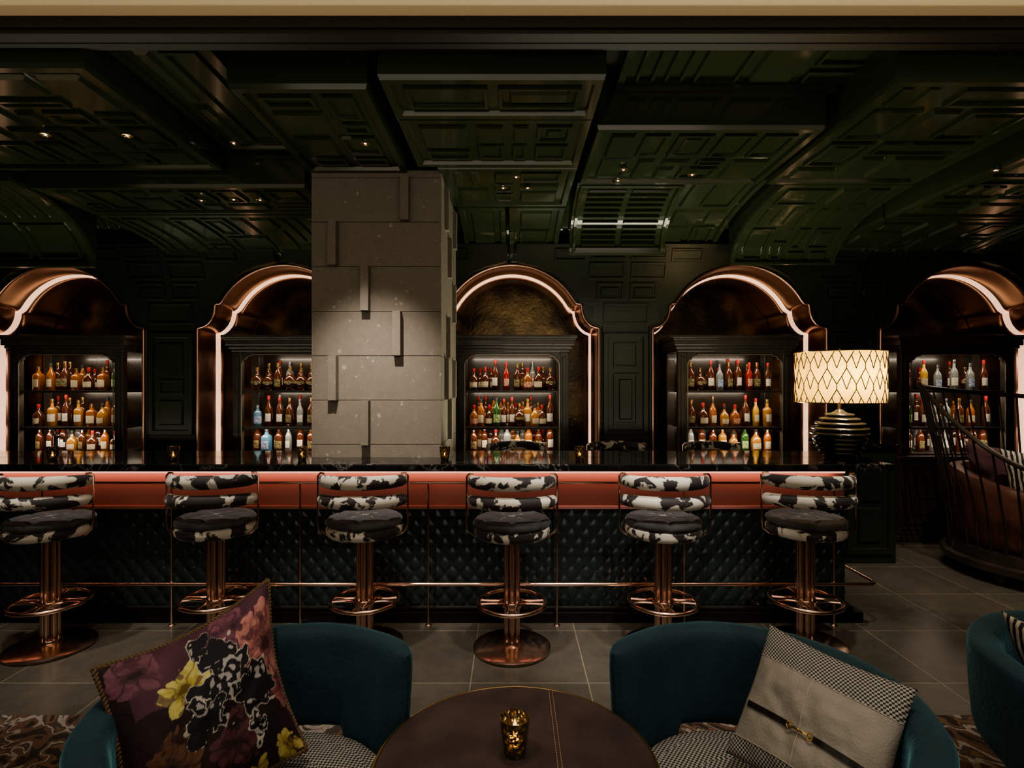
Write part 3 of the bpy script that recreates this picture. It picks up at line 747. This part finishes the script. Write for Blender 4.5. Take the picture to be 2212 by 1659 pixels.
# ---------------------------------------------------------------- armchairs
def sstep(a,b,x):
    t=max(0,min(1,(x-a)/(b-a))); return t*t*(3-2*t)
def armchair(cx,cy,axis,label,ha=math.radians(113)):
    e=empty('barrel_armchair',(cx,cy,.012),label,'armchair','teal lounge armchairs',rot=axis)
    N=110;K=24;V=[];F=[]
    for i in range(N+1):
        th=-ha+2*ha*i/N; t=abs(th)/ha; deg=math.degrees(abs(th))
        zb=.40-.34*sstep(74,84,deg); zt=.718-.02*t*t
        thick=.048
        e_=min(i,N-i); sc_=math.sqrt(max(.02,1-(1-min(e_,5)/5)**2))
        R=.375+.012*t
        for k in range(K):
            w=2*pi*k/K; c,s=math.cos(w),math.sin(w)
            ex=abs(c)**.5*(1 if c>0 else -1); ez=abs(s)**.28*(1 if s>0 else -1)
            zz=(zb+zt)/2+(zt-zb)/2*ez*(.96+.04*sc_)
            flare=.02*((zz-.4)/.3)
            rr=R+thick*ex*sc_+flare+.004*noise.noise(Vector((math.cos(th)*4,math.sin(th)*4,zz*7)))
            V.append((rr*math.cos(th),rr*math.sin(th),zz))
    for i in range(N):
        for k in range(K): F.append((i*K+k,i*K+(k+1)%K,(i+1)*K+(k+1)%K,(i+1)*K+k))
    F.append(list(range(K))); F.append([N*K+k for k in range(K)])
    mk('backrest',V,F,'velvet',e,True)
    mk('seat_base',*lathevf([(.0,.05),(.28,.05),(.30,.07),(.31,.20),(.31,.29),(.30,.30)],48),'velvet',e,True)
    mk('seat_cushion',*lathevf([(.0,.30),(.295,.30),(.318,.32),(.322,.35),(.318,.39),(.30,.41),(.2,.422),(.0,.426)],48),'houndseat',e,True)
    for a in (.7,2.3,3.9,5.5): mk('leg',*lathevf([(.018,0),(.022,.055)],12,.24*math.cos(a),.24*math.sin(a)),'ebony',e,True)
    return e
armchair(-.650,1.50,math.radians(150),'teal velvet barrel armchair with floral cushion beside the round table')
armchair(.645,1.51,math.radians(30),'teal velvet barrel armchair with grey panelled cushion beside the round table')
armchair(1.88,1.60,math.radians(100),'teal velvet barrel armchair with striped cushion beside another armchair')

# ---------------------------------------------------------------- pillows
def pillow(name,A,B,Dd,thick,m,label,N=40,colf=None,cusp=.10,mats=None,matf=None,cat='cushion',pe=.42):
    A,B,Dd=Vector(A),Vector(B),Vector(Dd); C=B+Dd-A; ctr=(A+C)/2
    nrm=(B-A).cross(Dd-A).normalized()
    if nrm.y>0: nrm=-nrm
    V=[];F=[];UV=[]
    def pos(s,t):
        ps=s+(s-.5)*-cusp*math.sin(pi*t); pt=t+(t-.5)*-cusp*math.sin(pi*s)
        return A+(B-A)*ps+(Dd-A)*pt-ctr
    def pf(s,t): return (max(0,math.sin(pi*s)*math.sin(pi*t)))**pe
    for side in (1,-1):
        for j in range(N+1):
            for i in range(N+1):
                s,t=i/N,j/N
                wr=.013*noise.noise(Vector((s*4,t*4,side)))+.006*noise.noise(Vector((s*11,t*11,side)))
                V.append(pos(s,t)+nrm*side*(thick*pf(s,t)+wr*pf(s,t))); UV.append((s,t))
    W=N+1
    for side in (0,1):
        o=side*W*W
        for j in range(N):
            for i in range(N):
                q=(o+j*W+i,o+j*W+i+1,o+(j+1)*W+i+1,o+(j+1)*W+i); F.append(q)
    e=empty(name,ctr,label,cat)
    me=bpy.data.meshes.new('cushion_cover'); me.from_pydata([tuple(v) for v in V],[],F)
    for mm in (mats or [m]): me.materials.append(M[mm])
    uv=me.uv_layers.new(name='UVMap')
    for l in me.loops: uv.data[l.index].uv=UV[l.vertex_index]
    if matf:
        for p in me.polygons:
            s=sum(UV[v][0] for v in p.vertices)/4; t=sum(UV[v][1] for v in p.vertices)/4; p.material_index=matf(s,t)
    if colf:
        ca=me.color_attributes.new('Col','FLOAT_COLOR','POINT')
        for i,u in enumerate(UV): ca.data[i].color=(*colf(*u),1)
    bm=bmesh.new(); bm.from_mesh(me); bmesh.ops.remove_doubles(bm,verts=bm.verts[:],dist=.0006); bmesh.ops.recalc_face_normals(bm,faces=bm.faces[:]); bm.to_mesh(me); bm.free()
    for p in me.polygons: p.use_smooth=True
    o=bpy.data.objects.new('cushion_cover',me); COL.objects.link(o); o.parent=e
    return e,pos,pf,nrm
def mixc(a,b,t): return tuple(a[i]*(1-t)+b[i]*t for i in range(3))
def cl(x): return max(0,min(1,x))
flowers=[ # s,t,R,petals,col,edge,center
 (.30,.12,.13,6,(.11,.036,.065),(.19,.075,.11),(.03,.012,.02)),
 (.86,.10,.14,6,(.095,.034,.058),(.16,.065,.096),(.02,.01,.015)),
 (.02,.60,.13,6,(.17,.04,.055),(.27,.10,.105),(.04,.012,.015)),
 (.11,.33,.24,9,(.21,.065,.075),(.42,.20,.185),(.04,.01,.015)),
 (.67,.30,.14,7,(.31,.26,.05),(.50,.46,.17),(.09,.06,.01)),
 (.12,.93,.09,6,(.31,.24,.045),(.48,.40,.14),(.09,.05,.01)),(.36,1.0,.10,5,(.27,.20,.035),(.42,.36,.10),(.09,.05,.01)),
 (.78,.66,.18,8,(.065,.026,.014),(.11,.052,.028),(.015,.008,.008)),
 (.42,.74,.15,7,(.045,.014,.022),(.085,.028,.036),(.015,.008,.008))]
blk=[(.42,.36,.22,7),(.54,.16,.11,5),(.24,.54,.17,6),(.58,.52,.12,5),(.27,.76,.08,5)]
def floral(s,t):
    w1=noise.noise(Vector((s*7,t*7,3.3))); w2=noise.noise(Vector((s*7,t*7,13.3)))
    n1=noise.noise(Vector((s*9,t*9,1.7))); n2=noise.noise(Vector((s*30,t*30,5.1))); n3=noise.noise(Vector((s*3,t*3,9)))
    n4=noise.noise(Vector((s*16,t*16,21.1)))
    S_,T_=s+.065*w1+.03*n4+.010*n2,t+.065*w2+.022*n4+.008*n2
    base=mixc((.042,.014,.028),(.095,.036,.06),.5+.5*n1)
    if t>.40+.2*n3 or s>.92: base=mixc((.007,.004,.005),(.022,.009,.011),.5+.5*n1)
    c=base
    for fs,ft,R,p,pc,ec,cc in flowers:
        dx,dy=S_-fs,T_-ft; r=math.hypot(dx,dy); a=math.atan2(dy,dx)
        ph=p*a/2+2.6*w1+1.6*n4
        e=R*(.72+.28*abs(math.cos(ph))**.6)+.025*n4
        if r<e:
            q=r/e; vein=.5+.5*math.sin(a*p*4+n1*7+r*30); fold=abs(math.cos(ph))
            k=cl(.15+.85*q**1.5-.35*vein*q+.8*n2+.6*n4)
            c=mixc(pc,ec,k); c=mixc(c,(c[0]*.25,c[1]*.2,c[2]*.25),cl(1-fold*2.2)*.9)
            if n4<-.18 and q>.35: c=mixc(c,base,.7)
            if q<.18+.08*n1: c=cc
            elif q<.34+.1*n2: c=mixc(cc,c,.45)
    for fs,ft,R,p in blk:
        dx,dy=S_-fs,T_-ft; r=math.hypot(dx,dy); a=math.atan2(dy,dx)
        e=R*(.62+.38*abs(math.cos(p*a/2+n1)))+.05*n1+.03*n2
        if r<e:
            d=e-r; c=(.005,.005,.009)
            if d<.011+.016*w1+.007*n2: c=mixc((.46,.44,.39),(.27,.255,.265),.5+.5*n1)
            elif r/e<.7 and n2>.11 and w1>-.12: c=(.30,.295,.305)
    return c
fA,fB,fD=(-.79,1.80,.915),(-1.07,1.42,.82),(-.60,1.62,.485)
e,pos,pf,nr=pillow('floral_cushion',fA,fB,fD,.108,'floral','plum floral velvet cushion with rope piping on the armchair',210,floral,.15,pe=.50)
edge=[]
for i in range(41): edge.append(pos(i/40,0))
for i in range(1,41): edge.append(pos(1,i/40))
for i in range(1,41): edge.append(pos(1-i/40,1))
for i in range(1,40): edge.append(pos(0,1-i/40))
rv=[]
for ph in (0,pi):
    pts=[];n=len(edge);fine=[]
    for i in range(n):
        for k in range(6): fine.append(edge[i].lerp(edge[(i+1)%n],k/6))
    for i,p in enumerate(fine):
        tdir=(fine[(i+1)%len(fine)]-fine[i-1]).normalized(); b=tdir.cross(nr).normalized(); w=i*.62+ph
        pts.append(p+(nr*math.cos(w)+b*math.sin(w))*.0042)
    rv.append(tubevf(pts,.0042,6,True))
mk('rope_piping',*join(rv),'rope',e,True)
gA,gB,gD=(.805,1.735,.80),(1.015,1.39,.785),(.61,1.585,.50)
e,pos,pf,nr=pillow('panelled_cushion',gA,gB,gD,.065,None,'grey leather and houndstooth cushion with black bit strap',60,None,.07,['hound','greyleather'],lambda s,t:1 if .25<t<.86 else 0)
def onp(s,t,h):
    wr=.013*noise.noise(Vector((s*4,t*4,1)))+.006*noise.noise(Vector((s*11,t*11,1)))
    return pos(s,t)+nr*((.065+wr)*pf(s,t)+h)
def ribbon(s0,s1,t0,t1,h,n=24):
    V=[];F=[]
    for i in range(n+1):
        s=s0+(s1-s0)*i/n
        for (t,hh) in ((t0,-.004),(t0,h),(t1,h),(t1,-.004)): V.append(onp(s,t,hh))
    for i in range(n):
        for k in range(3): a=i*4+k; F.append((a,a+1,a+5,a+4))
    F.append((0,1,2,3)); F.append(tuple(n*4+k for k in range(4)))
    return V,F
mk('strap',*ribbon(.06,.40,.605,.645,.005),'blackleather',e); mk('strap',*ribbon(.58,.94,.605,.645,.005),'blackleather',e)
TC=.625
mk('bit_hardware',*join([tubevf([onp(.415+.019*math.cos(a),TC+.023*math.sin(a),.009) for a in [2*pi*k/18 for k in range(18)]],.0022,6,True),
  tubevf([onp(.565+.019*math.cos(a),TC+.023*math.sin(a),.009) for a in [2*pi*k/18 for k in range(18)]],.0022,6,True),
  tubevf([onp(.435+.11*k/8,TC,.010) for k in range(9)],[.0022,.0026,.004,.0026,.0045,.0026,.004,.0026,.0022],8)]),'brass',e,True)
mk('centre_seam',*tubevf([onp(.48,.25+.61*k/20,.001) for k in range(21)],.0012,5),'stitch',e)
for tt in (.25,.86): mk('panel_seam',*tubevf([onp(.01+.98*k/40,tt,.001) for k in range(41)],.0012,5),'stitch',e)
pillow('striped_cushion',(1.62,1.84,.80),(1.62,1.52,.79),(1.75,1.82,.48),.05,'stripe','cream and black striped cushion on the armchair',30,None,.07)

# ---------------------------------------------------------------- spindle booth
bx,by=4.35,4.5
bo=empty('spindle_booth',(bx,by,0),'curved dark wood spindle-back booth with oxblood leather banquette','sofa')
def rz(a):
    if a>146: return 1.55-.66*sstep(146,232,a)
    return 1.40+.15*(a-30)/116
rr=[(.85*math.cos(math.radians(a)),.85*math.sin(math.radians(a)),rz(a)) for a in range(30,262,4)]
mk('top_rail',*tubevf(rr,.013,8,ry=1.6),'ebony',bo,True)
mk('base_plinth',*join([lathevf([(.0,.09),(.68,.09),(.70,.10),(.70,.15),(.66,.16),(.655,.24),(.0,.24)],64)]),'ebony',bo,True)
for a in range(34,262,9):
    t=math.radians(a); z=rz(a)
    mk('spindle',*tubevf([(.64*math.cos(t),.64*math.sin(t),.2),(.68*math.cos(t),.68*math.sin(t),.2+(z-.2)*.35),(.85*math.cos(t),.85*math.sin(t),z)],.0065,6,ry=1.6),'ebony',bo,True)
for a in (60,140,200,250):
    t=math.radians(a); mk('foot',*lathevf([(.03,0),(.045,.02),(.05,.045),(.035,.09)],16,.6*math.cos(t),.6*math.sin(t)),'ebony',bo,True)
V=[];F=[];N=60;K=16
for i in range(N+1):
    a=math.radians(34+(256-34)*i/N)
    puff=.014*abs(math.sin(i*pi/4))
    for k in range(K):
        w=2*pi*k/K; c,s=math.cos(w),math.sin(w)
        zt=.86-.14*sstep(146,232,math.degrees(a)); zz=(.24+zt)/2+(zt-.24)/2*(abs(s)**.4*(1 if s>0 else -1))
        r=.54+.09*(zz-.24)+(.06+puff)*(abs(c)**.6*(1 if c>0 else -1))
        V.append((r*math.cos(a),r*math.sin(a),zz))
for i in range(N):
    for k in range(K): F.append((i*K+k,i*K+(k+1)%K,(i+1)*K+(k+1)%K,(i+1)*K+k))
F.append(list(range(K))); F.append([N*K+k for k in range(K)])
mk('leather_backrest',V,F,'redleather',bo,True)
mk('seat',*lathevf([(.0,.24),(.50,.24),(.53,.30),(.53,.40),(.50,.43),(.0,.44)],48),'redleather',bo,True)
pillow('plum_cushion',(3.93,4.82,1.06),(3.95,4.46,1.03),(4.02,4.82,.66),.07,'plum','dusty plum velvet cushion in the booth',24,None,.06)
pillow('patterned_cushion',(3.84,4.38,1.04),(4.14,4.10,1.00),(3.92,4.38,.66),.06,'stripe','cream and black patterned cushion in the booth',24,None,.06)

# ---------------------------------------------------------------- lights
def spot(loc,to,e,ang,blend=.6,col=(1,.86,.70),r=.03):
    l=bpy.data.lights.new('spot','SPOT'); l.energy=e; l.spot_size=math.radians(ang); l.spot_blend=blend; l.color=col; l.shadow_soft_size=r
    o=bpy.data.objects.new('spot_lamp',l); COL.objects.link(o); o.location=loc; o.rotation_euler=(Vector(to)-Vector(loc)).to_track_quat('-Z','Y').to_euler()
def area(loc,to,e,sx,sy,col):
    l=bpy.data.lights.new('area','AREA'); l.shape='RECTANGLE'; l.size=sx; l.size_y=sy; l.energy=e; l.color=col
    o=bpy.data.objects.new('area_lamp',l); COL.objects.link(o); o.location=loc; o.rotation_euler=(Vector(to)-Vector(loc)).to_track_quat('-Z','Y').to_euler()
spot((-.92,2.66,2.93),(-.92,3.76,1.25),215,48,1,(1,.88,.75))
for x in (-2.73,-1.8,-.87,0,.89,1.74): spot((x,2.75,2.93),(x,3.08,.8),120,38,.7,(1,.90,.79))
spot((.75,1.9,2.9),(.75,3.62,.40),140,40,.6,(1,.93,.85))
spot((0,1.75,2.98),(0,1.5,.55),34,60,.8)
spot((-.7,1.0,2.98),(-.75,1.5,.6),62,50,.8); spot((.85,1.0,2.98),(.8,1.55,.6),62,50,.8)
spot((2.6,3.3,2.9),(2.75,4.0,0),90,60,.8); spot((3.2,3.2,2.82),(3.7,4.3,.5),150,54,.8,(1,.84,.68)); spot((-2.6,2.4,2.9),(-2.6,2.9,0),45,70,.8); spot((0,2.3,2.9),(0.1,2.9,0),42,70,.8)
spot((2.2,1.3,2.98),(1.9,1.6,.6),44,50,.8)
area((0,1.3,2.3),(0,1.7,3.07),19,8,1.0,(1,.78,.50))  # unseen uplight added to brighten the cream ceiling and give bounce
area((-3.2,4.4,.95),(-3.2,4.3,3),22,2.6,.3,(1,.95,.70)); area((1.2,4.38,.95),(1.2,4.1,3),42,2.6,.3,(1,.95,.70))  # added lights hidden behind the counter, aimed up to brighten the green ceiling
area((0,-1.2,2.3),(0,3.5,1.8),36,5,1.8,(1,.87,.70))  # added fill behind the camera, stands in for room light
# continuous strip under the counter washing the coral band
area((-1.35,3.606,.966),(-1.35,3.66,.91),4.2,6.9,.012,(1,.48,.34))
l=bpy.data.lights.new('bulb_light','POINT'); l.energy=7; l.color=(1,.74,.40); l.shadow_soft_size=.04; o=bpy.data.objects.new('bulb_light',l); COL.objects.link(o); o.location=(2.17,3.58,1.055+.54)
w=bpy.data.worlds.new('w'); sc.world=w; w.use_nodes=True; w.node_tree.nodes['Background'].inputs[0].default_value=(.5,.5,.4,1); w.node_tree.nodes['Background'].inputs[1].default_value=.03
cd=bpy.data.cameras.new('camera'); cd.sensor_width=36; cd.lens=36*1200/2212; cam=bpy.data.objects.new('camera',cd); COL.objects.link(cam)
cam.location=(0,0,CH); cam.rotation_euler=(pi/2,0,0); sc.camera=cam
try: sc.view_settings.look='AgX - Medium High Contrast'
except Exception: pass
